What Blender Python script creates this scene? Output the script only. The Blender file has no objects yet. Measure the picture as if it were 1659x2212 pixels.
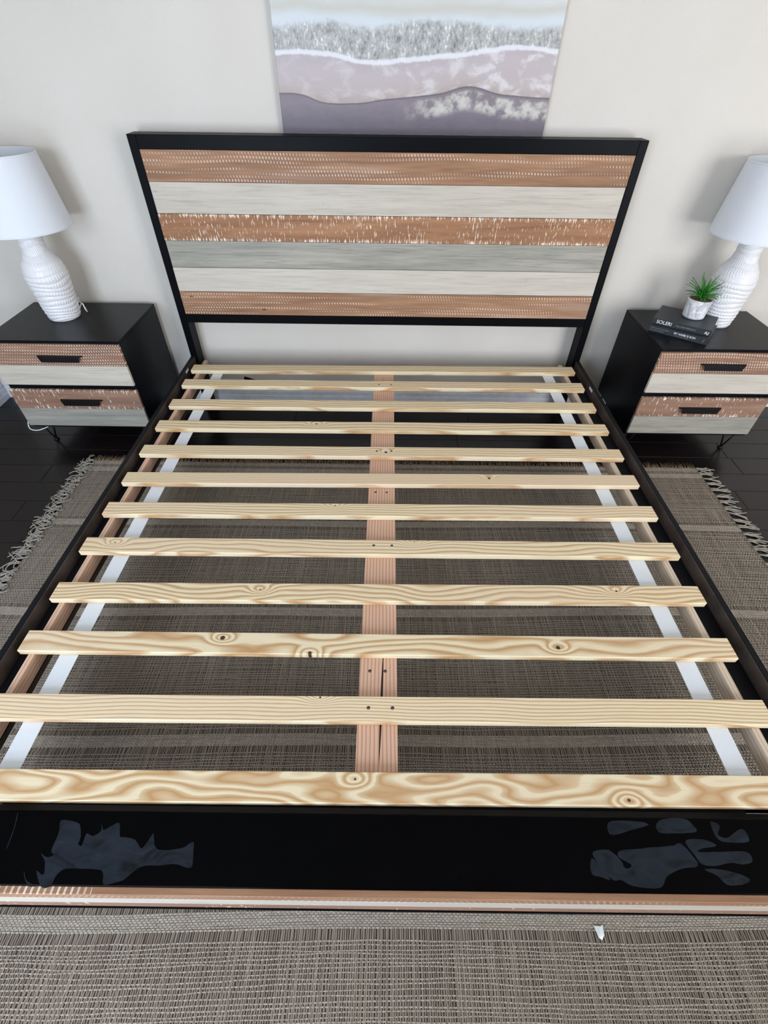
import bpy, bmesh, math, random
import numpy as np
from mathutils import Matrix, Vector, noise as mnoise

# ------------------------------------------------------------------ camera, world, lights, exposure
H = 0.315                     # slat tops above the floor
sc = bpy.context.scene
COL = sc.collection
cd = bpy.data.cameras.new('camera')
cd.sensor_fit = 'HORIZONTAL'; cd.sensor_width = 36.0; cd.lens = 1021.1 / 1659 * 36.0
cd.clip_start = 0.02; cd.clip_end = 60
cam = bpy.data.objects.new('camera', cd); COL.objects.link(cam)
_p, _r = math.radians(44.4176), math.radians(0.7353)
_X = Vector((1, 0, 0)); _F = Vector((0, math.cos(_p), -math.sin(_p))); _U = Vector((0, math.sin(_p), math.cos(_p)))
_R = _X * math.cos(_r) + _U * math.sin(_r); _V = -_X * math.sin(_r) + _U * math.cos(_r)
M = Matrix((_R, _V, -_F)).transposed().to_4x4(); M.translation = Vector((0.004, -2.289, 1.138 + H))
cam.matrix_world = M
sc.camera = cam

sc.view_settings.view_transform = 'Standard'; sc.view_settings.look = 'None'
sc.view_settings.gamma = 1.0; sc.view_settings.use_curve_mapping = False
sc.view_settings.exposure = 0.12
cy = sc.cycles
cy.max_bounces = 5; cy.diffuse_bounces = 3; cy.glossy_bounces = 2; cy.transmission_bounces = 3; cy.transparent_max_bounces = 6
cy.caustics_reflective = False; cy.caustics_refractive = False
cy.use_adaptive_sampling = True; cy.adaptive_threshold = 0.06; cy.use_denoising = True

w = bpy.data.worlds.new('sky'); sc.world = w; w.use_nodes = True
w.node_tree.nodes['Background'].inputs[0].default_value = (0.62, 0.78, 1.0, 1)
w.node_tree.nodes['Background'].inputs[1].default_value = 1.0

def window_light(name, loc, rot, sx, sy, power, color):
    l = bpy.data.lights.new(name, 'AREA'); l.shape = 'RECTANGLE'; l.size = sx; l.size_y = sy
    l.energy = power; l.color = color
    o = bpy.data.objects.new(name, l); COL.objects.link(o); o.location = loc; o.rotation_euler = rot
    return o
WXL, WXR, WYB, WYF, CEIL = -2.17, 4.0, 0.115, -3.7, 2.6
WL = (-1.95, -0.55, 0.12, 2.15)      # tall windows in the front wall behind the camera: x0, x1, z0, z1
WR = (1.75, 3.75, 0.12, 2.15)
window_light('daylight_left', ((WL[0] + WL[1]) / 2, WYF - 0.14, 1.13), (math.pi / 2, 0, 0), 1.4, 2.0, 112, (0.72, 0.83, 1.0))
window_light('daylight_right', ((WR[0] + WR[1]) / 2, WYF - 0.14, 1.13), (math.pi / 2, 0, 0), 2.0, 2.0, 128, (0.95, 0.96, 1.0))

# ------------------------------------------------------------------ helpers
def S(r, g, b):
    f = lambda c: (c / 255 / 12.92) if c / 255 <= 0.04045 else ((c / 255 + 0.055) / 1.055) ** 2.4
    return (f(r), f(g), f(b), 1.0)

class NT:
    def __init__(s, name):
        s.m = bpy.data.materials.new(name); s.m.use_nodes = True
        s.t = s.m.node_tree; s.b = s.t.nodes['Principled BSDF']
    def new(s, t, **kw):
        n = s.t.nodes.new(t)
        for k, v in kw.items(): setattr(n, k, v)
        return n
    def put(s, sock, v):
        if v is None: return
        if hasattr(v, 'node') or isinstance(v, bpy.types.NodeSocket): s.t.links.new(v, sock)
        else: sock.default_value = v
    def obj(s): return s.new('ShaderNodeTexCoord').outputs['Object']
    def rnd(s): return s.new('ShaderNodeObjectInfo').outputs['Random']
    def math(s, op, a, b=None, c=None):
        n = s.new('ShaderNodeMath', operation=op)
        s.put(n.inputs[0], a); s.put(n.inputs[1], b); s.put(n.inputs[2], c)
        return n.outputs[0]
    def sep(s, v):
        n = s.new('ShaderNodeSeparateXYZ'); s.put(n.inputs[0], v); return n.outputs
    def comb(s, x, y, z):
        n = s.new('ShaderNodeCombineXYZ')
        for i, v in enumerate((x, y, z)): s.put(n.inputs[i], v)
        return n.outputs[0]
    def map(s, v, scale=(1, 1, 1), loc=(0, 0, 0)):
        n = s.new('ShaderNodeMapping'); s.put(n.inputs[0], v); n.inputs['Scale'].default_value = scale; s.put(n.inputs['Location'], loc)
        return n.outputs[0]
    def noise(s, v, scale=1.0, detail=3.0, rough=0.5, dist=0.0, w=None):
        n = s.new('ShaderNodeTexNoise')
        if w is not None: n.noise_dimensions = '4D'; s.put(n.inputs['W'], w)
        s.put(n.inputs['Vector'], v); n.inputs['Scale'].default_value = scale; n.inputs['Detail'].default_value = detail
        n.inputs['Roughness'].default_value = rough; n.inputs['Distortion'].default_value = dist
        return n.outputs[0]
    def ramp(s, f, stops, interp='LINEAR'):
        n = s.new('ShaderNodeValToRGB'); n.color_ramp.interpolation = interp; s.put(n.inputs[0], f)
        e = n.color_ramp.elements
        while len(e) < len(stops): e.new(0.5)
        for x, (pos, col) in zip(e, stops):
            x.position = pos; x.color = col if len(col) == 4 else (*col, 1)
        return n.outputs[0]
    def step(s, f, a, b):          # 0 below a, 1 above b (smooth)
        n = s.new('ShaderNodeMapRange', interpolation_type='SMOOTHSTEP'); s.put(n.inputs[0], f)
        s.put(n.inputs[1], a); s.put(n.inputs[2], b); return n.outputs[0]
    def mix(s, f, a, b, mode='MIX'):
        n = s.new('ShaderNodeMix', data_type='RGBA', blend_type=mode); n.clamp_factor = True
        s.put(n.inputs[0], f); s.put(n.inputs[6], a); s.put(n.inputs[7], b); return n.outputs[2]
    def bump(s, h, strength=0.3, dist=0.002):
        n = s.new('ShaderNodeBump'); n.inputs['Strength'].default_value = strength; n.inputs['Distance'].default_value = dist
        s.put(n.inputs['Height'], h); s.t.links.new(n.outputs[0], s.b.inputs['Normal'])
    def done(s, col, rough=0.5, spec=None, **kw):
        s.put(s.b.inputs['Base Color'], col); s.put(s.b.inputs['Roughness'], rough)
        if spec is not None: s.b.inputs['Specular IOR Level'].default_value = spec
        for k, v in kw.items(): s.put(s.b.inputs[k], v)
        return s.m

def plain(name, col, rough=0.5, spec=None, var=0.08, scale=30.0, bump=0.0, **kw):
    n = NT(name); o = n.obj(); f = n.noise(o, scale, 3)
    d = tuple(c * (1 - var) for c in col[:3]) + (1,); l = tuple(min(1, c * (1 + var)) for c in col[:3]) + (1,)
    if bump: n.bump(f, bump, 0.001)
    return n.done(n.ramp(f, [(0.3, d), (0.7, l)]), rough, spec, **kw)

def link(name, me, mat=None, parent=None, loc=(0, 0, 0), rot=(0, 0, 0)):
    o = bpy.data.objects.new(name, me); COL.objects.link(o)
    if mat is not None and me is not None and not me.materials: me.materials.append(mat)
    if parent is not None: o.parent = parent
    o.location = loc; o.rotation_euler = rot
    return o
def empty(name, loc=(0, 0, 0), rotz=0, parent=None):
    o = link(name, None, None, parent, loc, (0, 0, rotz)); o.empty_display_size = 0.1; return o
def tag(o, label=None, cat=None, group=None, kind=None):
    if label: o['label'] = label
    if cat: o['category'] = cat
    if group: o['group'] = group
    if kind: o['kind'] = kind
    return o
def bm_box(bm, x0, x1, y0, y1, z0, z1):
    vs = [bm.verts.new(p) for p in ((x0, y0, z0), (x1, y0, z0), (x1, y1, z0), (x0, y1, z0), (x0, y0, z1), (x1, y0, z1), (x1, y1, z1), (x0, y1, z1))]
    for f in ((0, 3, 2, 1), (4, 5, 6, 7), (0, 1, 5, 4), (1, 2, 6, 5), (2, 3, 7, 6), (3, 0, 4, 7)): bm.faces.new([vs[i] for i in f])
def to_mesh(bm, name, smooth=False):
    me = bpy.data.meshes.new(name); bm.normal_update(); bm.to_mesh(me); bm.free()
    if smooth: me.polygons.foreach_set('use_smooth', [True] * len(me.polygons))
    return me
def boxmesh(name, sx, sy, sz, bevel=0.0, seg=1):
    bm = bmesh.new(); bm_box(bm, -sx / 2, sx / 2, -sy / 2, sy / 2, -sz / 2, sz / 2)
    if bevel: bmesh.ops.bevel(bm, geom=bm.edges[:] , offset=bevel, segments=seg, affect='EDGES', profile=0.5)
    return to_mesh(bm, name)
def box(name, x0, x1, y0, y1, z0, z1, mat, parent=None, bevel=0.0, seg=1, rot=(0, 0, 0)):
    """a bevelled box with its origin at its centre; coordinates in the parent's space"""
    me = boxmesh(name, x1 - x0, y1 - y0, z1 - z0, bevel, seg)
    return link(name, me, mat, parent, ((x0 + x1) / 2, (y0 + y1) / 2, (z0 + z1) / 2), rot)
def boxes(name, lst, mat, parent=None):
    bm = bmesh.new()
    for b in lst: bm_box(bm, *b)
    return link(name, to_mesh(bm, name), mat, parent)
def tube_mesh(name, paths, n=8, caps=True):
    """paths: list of (points, radius or radii)"""
    bm = bmesh.new()
    for pts, rad in paths:
        pts = [Vector(p) for p in pts]; rings = []
        for i, p in enumerate(pts):
            t = (pts[min(i + 1, len(pts) - 1)] - pts[max(i - 1, 0)]).normalized()
            a = t.cross(Vector((0.13, 0.2, 1)) if abs(t.z) < 0.9 else Vector((1, 0.1, 0))).normalized(); b = t.cross(a)
            rr = rad[i] if hasattr(rad, '__len__') else rad
            rings.append([bm.verts.new(p + (a * math.cos(k * 2 * math.pi / n) + b * math.sin(k * 2 * math.pi / n)) * rr) for k in range(n)])
        for r0, r1 in zip(rings, rings[1:]):
            for k in range(n): bm.faces.new((r0[k], r0[(k + 1) % n], r1[(k + 1) % n], r1[k]))
        if caps and n > 2: bm.faces.new(rings[0][::-1]); bm.faces.new(rings[-1])
    return to_mesh(bm, name, True)
def np_mesh(name, verts, quads):
    me = bpy.data.meshes.new(name)
    me.vertices.add(len(verts)); me.vertices.foreach_set('co', verts.astype(np.float32).ravel())
    me.loops.add(quads.size); me.loops.foreach_set('vertex_index', quads.astype(np.int32).ravel())
    me.polygons.add(len(quads)); me.polygons.foreach_set('loop_start', np.arange(0, quads.size, 4, dtype=np.int32))
    me.update(calc_edges=True); me.polygons.foreach_set('use_smooth', np.ones(len(quads), bool)); me.validate()
    return me
rng = np.random.default_rng(7); random.seed(7)

# ------------------------------------------------------------------ materials
def m_wall():
    n = NT('beige wall paint'); o = n.obj()
    f = n.noise(o, 160, 4, 0.6); g = n.noise(o, 2.2, 2)
    n.bump(f, 0.25, 0.002)
    return n.done(n.ramp(g, [(0.3, S(208, 202, 192)), (0.7, S(214, 208, 199))]), 0.75, 0.3)
MW = m_wall()
M_CEIL = plain('white ceiling', S(235, 233, 228), 0.8, 0.2)
M_TRIM = plain('white trim paint', S(214, 216, 220), 0.45)
def m_floor():
    n = NT('espresso floor boards'); o = n.obj(); r = n.rnd()
    v = n.map(o, (3, 60, 20)); f = n.noise(v, 1, 5, 0.6, 0.4, n.math('MULTIPLY', r, 40))
    c = n.ramp(f, [(0.25, S(17, 13, 14)), (0.75, S(32, 25, 25))])
    n.bump(f, 0.15, 0.001)
    return n.done(n.mix(n.math('MULTIPLY', r, 0.5), c, S(16, 13, 15)), 0.24, 0.30)
M_FLOOR = m_floor()
def m_black(name, rough, col=(14, 15, 19), spec=0.5):
    n = NT(name); o = n.obj(); f = n.noise(o, 9, 4, 0.6); g = n.noise(n.map(o, (14, 90, 90)), 1, 3)
    n.bump(g, 0.06, 0.001)
    c2 = tuple(min(255, c * 1.45) for c in col)
    return n.done(n.ramp(f, [(0.35, S(*col)), (0.7, S(*c2))]), n.math('MULTIPLY_ADD', f, 0.12, rough - 0.06), spec)
M_BLK = m_black('black lacquered wood', 0.42, (5, 6, 9), 0.07)
M_STAND = m_black('black satin cabinet', 0.30, (9, 10, 14), 0.13)
M_LEDGE = m_black('glossy black ledge', 0.25, (2, 2, 3), 0.04)
M_METAL = m_black('black steel', 0.45, (11, 11, 14), 0.2)
M_RAIL = m_black('dark brown rail inside', 0.6, (58, 51, 47), 0.15)
def m_chips():
    n = NT('chipped black rail paint'); o = n.obj(); x, y, z = n.sep(o)
    e = n.math('MULTIPLY', n.math('GREATER_THAN', z, 0.0815), n.math('GREATER_THAN', n.math('ADD', x, n.math('MULTIPLY', n.noise(o, 300, 1), 0.003)), 0.0085))
    k = n.math('MULTIPLY', e, n.math('GREATER_THAN', n.noise(n.map(o, (1, 16, 1)), 1, 2, 0.6, 0, 4.2), 0.66))
    return n.done(n.mix(k, S(18, 18, 21), S(190, 180, 166)), 0.5, 0.12)
M_CHIPS = m_chips()
M_RAILTOP = m_black('black rail paint', 0.5, (16, 16, 19), 0.12)
def m_pine(name, freq, amp, sx, sy, seed, knots=(), a=(232, 216, 181), b=(190, 147, 97), pink=0.0, wide=0.0):
    n = NT(name); o = n.obj(); x, y, z = n.sep(o)
    v = n.comb(n.math('MULTIPLY', x, sx), n.math('MULTIPLY', n.math('ADD', y, n.math('MULTIPLY', z, 0.7)), sy), n.math('MULTIPLY', z, 4))
    big = n.noise(v, 1.0, 1.0, 0.5, 0.0, seed)
    h = n.math('ADD', n.math('MULTIPLY', y, freq), n.math('MULTIPLY', big, amp))
    h = n.math('ADD', h, n.math('MULTIPLY', n.noise(n.map(o, (14, 70, 70)), 1, 2, 0.5, 0, seed + 3), 0.35))
    dark = None
    for kx, ky, kr in knots:
        dx = n.math('DIVIDE', n.math('SUBTRACT', x, kx), 2.0); dy = n.math('SUBTRACT', y, ky)
        d2 = n.math('ADD', n.math('MULTIPLY', dx, dx), n.math('MULTIPLY', dy, dy))
        h = n.math('ADD', h, n.math('MULTIPLY', n.math('EXPONENT', n.math('DIVIDE', d2, -0.00028)), 2.6))
        k = n.math('SUBTRACT', 1.0, n.step(n.math('SQRT', n.math('ADD', d2, n.math('MULTIPLY', n.math('MULTIPLY', dx, dx), 2.5))), kr * 0.6, kr))
        dark = k if dark is None else n.math('MAXIMUM', dark, k)
    ring = n.math('FRACT', h)
    A, B = S(*a), S(*b); mid = tuple((p * 0.55 + q * 0.45) for p, q in zip(A, B))
    c = n.ramp(ring, [(0.0, A), (0.42 - 0.22 * wide, A), (0.66 - 0.26 * wide, mid), (0.86 - 0.20 * wide, B), (0.95, mid), (1.0, A)])
    fib = n.noise(n.map(o, (6, 260, 260)), 1, 3, 0.6, 0, seed)
    c = n.mix(n.math('MULTIPLY', n.step(fib, 0.5, 0.75), 0.22), c, S(186, 160, 122))
    tone = n.noise(n.map(o, (0.9, 3, 3)), 1, 1, 0.5, 0, seed + 9)
    c = n.mix(n.math('MULTIPLY', n.step(tone, 0.4, 0.75), 0.25 + pink), c, S(226, 196, 172))
    if dark is not None: c = n.mix(dark, c, S(70, 44, 28))
    n.bump(fib, 0.08, 0.0006)
    return n.done(c, 0.55, 0.35)
def m_fir(name, along_y=True, seed=0.0, crack=False, a=(216, 177, 151), b=(176, 131, 107)):
    n = NT(name); o = n.obj(); x, y, z = n.sep(o)
    wob = n.noise(n.map(o, (5, 1.6, 5)), 1, 2, 0.5, 0, seed)
    h = n.math('ADD', n.math('MULTIPLY', n.math('ADD', x, n.math('MULTIPLY', z, 0.8)), 105), n.math('MULTIPLY', wob, 2.2))
    ring = n.math('FRACT', h)
    c = n.ramp(ring, [(0.0, S(*a)), (0.5, S(*a)), (0.88, S(*b)), (1.0, S(*a))])
    fib = n.noise(n.map(o, (240, 5, 240)), 1, 3, 0.6, 0, seed)
    c = n.mix(n.math('MULTIPLY', n.step(fib, 0.48, 0.78), 0.35), c, S(192, 152, 132))
    if crack:
        for cy0, cy1, cx0, cx1, wd in crack:
            t = n.math('DIVIDE', n.math('SUBTRACT', y, cy0), cy1 - cy0)
            cx = n.math('MULTIPLY_ADD', t, cx1 - cx0, cx0)
            ww = n.math('MULTIPLY', n.math('MULTIPLY', t, n.math('SUBTRACT', 1.0, t)), wd * 4)
            k = n.math('LESS_THAN', n.math('ABSOLUTE', n.math('SUBTRACT', n.math('ADD', x, n.math('MULTIPLY', wob, 0.002)), cx)), ww)
            k = n.math('MULTIPLY', k, n.math('MULTIPLY', n.math('GREATER_THAN', t, 0), n.math('LESS_THAN', t, 1)))
            c = n.mix(k, c, S(42, 26, 20))
    n.bump(fib, 0.08, 0.0006)
    return n.done(c, 0.6, 0.3)
def plank_base(n, o, r, light, dark, knotty=True):
    sw = n.math('MULTIPLY', r, 37)
    f = n.noise(n.map(o, (2.2, 30, 34)), 1, 4, 0.55, 0.5, sw)
    c = n.ramp(f, [(0.25, S(*dark)), (0.5, S(*[(p + q) / 2 for p, q in zip(light, dark)])), (0.75, S(*light))])
    fine = n.noise(n.map(o, (9, 260, 260)), 1, 2, 0.5, 0, sw)
    c = n.mix(n.math('MULTIPLY', n.step(fine, 0.45, 0.75), 0.3), c, S(*[p * 0.8 for p in dark]))
    return c, sw, f
def m_sawn(name, light=(176, 135, 103), dark=(124, 89, 65), tint=(228, 213, 200), px=0.0125, pz=0.0125, lo=0.44):
    n = NT(name); o = n.obj(); r = n.rnd(); x, y, z = n.sep(o)
    c, sw, f = plank_base(n, o, r, light, dark)
    wv = n.noise(n.map(o, (2.2, 1, 6)), 1, 1, 0.5, 0, sw)
    zz = n.math('ADD', n.math('DIVIDE', z, pz), n.math('MULTIPLY', wv, 2.4))
    row = n.math('FLOOR', zz); fz = n.math('FRACT', zz)
    xx = n.math('ADD', n.math('DIVIDE', x, px), n.math('MULTIPLY', row, 0.37))
    fx = n.math('FRACT', n.math('ADD', xx, n.math('MULTIPLY', fz, 0.25)))
    tick = n.math('MULTIPLY', n.math('LESS_THAN', fx, 0.34), n.math('MULTIPLY', n.math('GREATER_THAN', fz, 0.28), n.math('LESS_THAN', fz, 0.86)))
    patch = n.noise(n.comb(n.math('MULTIPLY', x, 2.6), n.math('MULTIPLY', row, 7.3), 0), 1, 2, 0.6, 0, sw)
    cell = n.noise(n.comb(n.math('FLOOR', xx), row, 0), 3.1, 0, 0.5, 0, sw)
    amt = n.math('MULTIPLY', n.math('MULTIPLY', tick, n.step(patch, lo, lo + 0.2)), n.math('MULTIPLY_ADD', cell, 0.9, 0.25))
    c = n.mix(n.math('MULTIPLY', n.step(n.noise(n.map(o, (1.3, 9, 9)), 1, 3, 0.5, 0, sw), 0.55, 0.85), 0.45), c, S(*tint))
    c = n.mix(amt, c, S(*tint))
    kn = n.new('ShaderNodeTexVoronoi'); n.put(kn.inputs['Vector'], n.map(o, (4.2, 11, 11), n.comb(n.math('MULTIPLY', r, 19), 0, n.math('MULTIPLY', r, 5)))); kn.inputs['Scale'].default_value = 1.0
    c = n.mix(n.math('SUBTRACT', 1.0, n.step(kn.outputs['Distance'], 0.02, 0.07)), c, S(82, 52, 36))
    n.bump(tick, 0.12, 0.0008)
    return n.done(c, 0.6, 0.3)
def m_rough(name, light=(176, 131, 97), dark=(132, 93, 66), tint=(232, 216, 200), halfh=0.05, dens=0.555):
    n = NT(name); o = n.obj(); r = n.rnd(); x, y, z = n.sep(o)
    c, sw, f = plank_base(n, o, r, light, dark)
    st = n.noise(n.map(o, (210, 1, 30)), 1, 2, 0.5, 0, sw)
    edge = n.step(n.math('DIVIDE', n.math('ABSOLUTE', z), halfh), 0.55, 1.0)
    big = n.noise(n.map(o, (6, 1, 3)), 1, 2, 0.5, 0, sw)
    thr = n.math('SUBTRACT', n.math('SUBTRACT', dens + 0.06, n.math('MULTIPLY', edge, 0.10)), n.math('MULTIPLY', n.math('SUBTRACT', big, 0.5), 0.25))
    k = n.step(n.math('SUBTRACT', st, thr), -0.01, 0.05)
    c = n.mix(k, c, S(*tint)); n.bump(st, 0.2, 0.001)
    return n.done(c, 0.65, 0.25)
def m_wash(name, light, dark, streak):
    n = NT(name); o = n.obj(); r = n.rnd(); sw = n.math('MULTIPLY', r, 53)
    f = n.noise(n.map(o, (1.6, 8, 22)), 1, 5, 0.62, 0.6, sw)
    c = n.ramp(f, [(0.28, S(*dark)), (0.72, S(*light))])
    s2 = n.noise(n.map(o, (7, 30, 190)), 1, 3, 0.6, 0, sw)
    c = n.mix(n.math('MULTIPLY', n.step(s2, 0.46, 0.72), 0.55), c, S(*streak))
    kn = n.noise(n.map(o, (22, 60, 150)), 1, 1, 0.5, 0, sw)
    c = n.mix(n.math('MULTIPLY', n.step(kn, 0.76, 0.82), 0.75), c, S(96, 90, 84))
    n.bump(s2, 0.06, 0.0006)
    return n.done(c, 0.55, 0.35)
M_SAWN = m_sawn('saw-marked brown plank')
M_ROUGH = m_rough('rough brown plank with pale scratches', halfh=0.05)
M_WASH = m_wash('whitewashed plank', (202, 194, 181), (182, 174, 160), (158, 149, 136))
M_WASH2 = m_wash('whitewashed plank grained', (206, 199, 188), (186, 178, 164), (164, 154, 140))
M_GREY = m_wash('grey weathered plank', (176, 171, 158), (128, 128, 119), (104, 103, 96))
M_SAWN2 = m_sawn('saw-marked drawer plank', (164, 126, 102), (118, 86, 68), px=0.011, pz=0.013, lo=0.34)
M_ROUGH2 = m_rough('scratched drawer plank', (162, 128, 106), (124, 94, 78), halfh=0.048, dens=0.60)
M_CERAMIC = plain('white glazed ceramic', S(226, 225, 226), 0.32, 0.5, 0.03, 14)
def m_shade():
    n = NT('white linen lampshade'); o = n.obj()
    a = n.noise(n.map(o, (200, 200, 700)), 1, 2); n.bump(a, 0.06, 0.0005)
    n.b.inputs['Transmission Weight'].default_value = 0.0
    pr = n.done(S(234, 238, 243), 0.8, 0.2)
    tr = n.new('ShaderNodeBsdfTranslucent'); tr.inputs[0].default_value = S(240, 240, 240)
    mx = n.new('ShaderNodeMixShader'); mx.inputs[0].default_value = 0.15
    out = n.t.nodes['Material Output']
    n.t.links.new(n.b.outputs[0], mx.inputs[1]); n.t.links.new(tr.outputs[0], mx.inputs[2]); n.t.links.new(mx.outputs[0], out.inputs[0])
    return pr
M_SHADE = m_shade()
M_WHITE = plain('white plastic', S(228, 230, 232), 0.45)
def m_strap():
    n = NT('white woven webbing'); o = n.obj(); a = n.noise(n.map(o, (500, 700, 1)), 1, 1); n.bump(a, 0.1, 0.0005)
    return n.done(n.ramp(a, [(0.2, S(214, 219, 224)), (0.8, S(232, 236, 240))]), 0.55, 0.3)
M_STRAP = m_strap()
def m_thread(name, light, dark, along):
    n = NT(name); o = n.obj()
    f = n.noise(n.map(o, (46, 90, 1) if along == 'x' else (260, 7, 1)), 1, 2, 0.6)
    g = n.noise(o, 3.0, 3)
    c = n.ramp(f, [(0.25, S(*dark)), (0.75, S(*light))])
    return n.done(n.mix(n.math('MULTIPLY', g, 0.35), c, S(*dark)), 0.85, 0.15)
M_WARP = m_thread('brown jute warp', (172, 160, 144), (108, 96, 84), 'y')
M_WEFT = m_thread('cream jute weft', (198, 191, 178), (156, 146, 133), 'x')
M_BACK = plain('dark rug backing', S(70, 62, 54), 0.9, 0.1, 0.2, 90)
M_FRINGE = m_thread('brown straw fringe', (160, 138, 110), (96, 78, 60), 'y')
M_TASSEL = m_thread('pale tassel yarn', (184, 178, 166), (140, 132, 120), 'x')

# ------------------------------------------------------------------ room
floor = box('floor', WXL - 0.1, WXR + 0.1, WYF - 0.1, WYB + 0.1, -0.06, -0.012, M_BLK); tag(floor, 'dark espresso plank floor around the rug', kind='structure')
row, y, pw = 0, WYB - 0.002, 0.125
plank_meshes = {}
while y > WYF:
    y0 = max(y - pw, WYF); x = WXL - [0.0, 0.62, 0.3, 0.95, 0.14, 0.78][row % 6]
    while x < WXR:
        ln = [1.2, 1.5, 0.95, 1.35][(row * 3 + int(abs(x) * 7)) % 4]
        xa, xb = max(x, WXL + 0.001), min(x + ln, WXR - 0.001); x += ln
        if xb - xa < 0.05: continue
        key = (round(xb - xa, 3), round(y - y0, 4))
        if key not in plank_meshes: plank_meshes[key] = boxmesh('floor_plank', key[0] - 0.0012, key[1] - 0.0016, 0.012, 0.0012)
        o = link('plank', plank_meshes[key], M_FLOOR, floor, ((xa + xb) / 2 - floor.location.x, (y + y0) / 2 - floor.location.y, -0.006 - floor.location.z))
    y = y0; row += 1
tag(box('wall_back', WXL - 0.12, WXR + 0.12, WYB, WYB + 0.12, -0.05, CEIL, MW), 'beige painted wall behind the headboard', kind='structure')
tag(box('wall_left', WXL - 0.12, WXL, WYF - 0.12, WYB, -0.05, CEIL, MW), kind='structure')
tag(box('wall_right', WXR, WXR + 0.12, WYF - 0.12, WYB, -0.05, CEIL, MW), kind='structure')
tag(boxes('wall_front', [(p, q, WYF - 0.12, WYF, z0, z1) for p, q, z0, z1 in ((WXL, WL[0], -0.05, CEIL), (WL[1], WR[0], -0.05, CEIL), (WR[1], WXR, -0.05, CEIL), (WL[0], WL[1], -0.05, WL[2]), (WL[0], WL[1], WL[3], CEIL), (WR[0], WR[1], -0.05, WR[2]), (WR[0], WR[1], WR[3], CEIL))], MW), kind='structure')
tag(box('ceiling', WXL - 0.12, WXR + 0.12, WYF - 0.12, WYB + 0.12, CEIL, CEIL + 0.1, M_CEIL), kind='structure')
def m_glass():
    n = NT('window pane'); tr = n.new('ShaderNodeBsdfTransparent'); gl = n.new('ShaderNodeBsdfGlossy'); gl.inputs['Roughness'].default_value = 0.02
    mx = n.new('ShaderNodeMixShader'); mx.inputs[0].default_value = 0.06
    n.t.links.new(tr.outputs[0], mx.inputs[1]); n.t.links.new(gl.outputs[0], mx.inputs[2]); n.t.links.new(mx.outputs[0], n.t.nodes['Material Output'].inputs[0])
    return n.m
M_GLASS = m_glass()
for k, win in enumerate((WL, WR), 1):
    e = tag(empty('window_%d' % k, ((win[0] + win[1]) / 2, WYF - 0.06, win[2])), kind='structure')
    hw = (win[1] - win[0]) / 2; hh = win[3] - win[2]
    boxes('window_frame', [(-hw, -hw + 0.05, -0.03, 0.03, 0, hh), (hw - 0.05, hw, -0.03, 0.03, 0, hh), (-hw, hw, -0.03, 0.03, 0, 0.05), (-hw, hw, -0.03, 0.03, hh - 0.05, hh), (-0.02, 0.02, -0.02, 0.02, 0.05, hh - 0.05)], M_TRIM, e)
    box('pane', -hw + 0.05, -0.02, -0.002, 0.002, 0.05, hh - 0.05, M_GLASS, e); box('pane', 0.02, hw - 0.05, -0.002, 0.002, 0.05, hh - 0.05, M_GLASS, e)
def baseboard(name, length, loc, rotz):
    prof = [(0, 0), (0.015, 0), (0.015, 0.030), (0.013, 0.034), (0.012, 0.058), (0.009, 0.062), (0.009, 0.078), (0.004, 0.088), (0, 0.090)]
    bm = bmesh.new(); a = [bm.verts.new((-length / 2, -p, q)) for p, q in prof]; b = [bm.verts.new((length / 2, -p, q)) for p, q in prof]
    for i in range(len(prof)): j = (i + 1) % len(prof); bm.faces.new((a[i], b[i], b[j], a[j]))
    bm.faces.new(a); bm.faces.new(b[::-1]); bmesh.ops.recalc_face_normals(bm, faces=bm.faces[:])
    return tag(link(name, to_mesh(bm, name), M_TRIM, None, loc, (0, 0, rotz)), kind='structure')
baseboard('baseboard_back', WXR - WXL, ((WXL + WXR) / 2, WYB, 0), 0)
baseboard('baseboard_left', WYB - WYF - 0.03, (WXL, (WYB + WYF) / 2, 0), math.pi / 2)
baseboard('baseboard_right', WYB - WYF - 0.03, (WXR, (WYB + WYF) / 2, 0), -math.pi / 2)

# ------------------------------------------------------------------ bed
bed = tag(empty('bed_frame', (0, -1.05, 0)), 'king platform bed frame with reclaimed plank headboard and bare pine slats', 'bed')
BY = 1.05                                    # parts below are written in world y, shifted into the bed's space
def bbox(name, x0, x1, y0, y1, z0, z1, mat, parent=None, bevel=0.0, seg=1, rot=(0, 0, 0), off=None):
    """x,y in world metres, z measured from the slat tops; parent may be the bed or a part of it"""
    par = parent or bed
    base = Vector((0, -BY, 0)) if par is bed else Vector((0, -BY, 0)) + par.location
    o = box(name, x0, x1, y0, y1, z0 + H, z1 + H, mat, par, bevel, seg, rot); o.location -= base
    return o
hb = empty('headboard', (0, BY, 0), 0, bed); tag(hb, 'black framed headboard of six mixed brown and grey planks')
for s in (-1, 1): bbox('post', *sorted((s * 0.966, s * 1.0)), 0.0, 0.08, -H, 0.897, M_BLK, hb, 0.0015)
bbox('top_rail', -0.966, 0.966, 0.0, 0.08, 0.851, 0.897, M_BLK, hb, 0.0015)
bbox('bottom_rail', -0.966, 0.966, 0.0, 0.045, 0.174, 0.214, M_BLK, hb, 0.0015)
bbox('back_panel', -0.966, 0.966, 0.022, 0.04, 0.214, 0.851, M_BLK, hb)
zb = [0.851, 0.746, 0.634, 0.533, 0.424, 0.320, 0.214]
for i, m in enumerate((M_SAWN, M_WASH, M_ROUGH, M_GREY, M_WASH2, M_SAWN)):
    d = (0.001, 0.003, 0.0, 0.003, 0.002, 0.001)[i]
    bbox('plank', -0.9655, 0.9655, d, 0.022, zb[i + 1] + 0.0006, zb[i] - 0.0006, m, hb, 0.0012)
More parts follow.
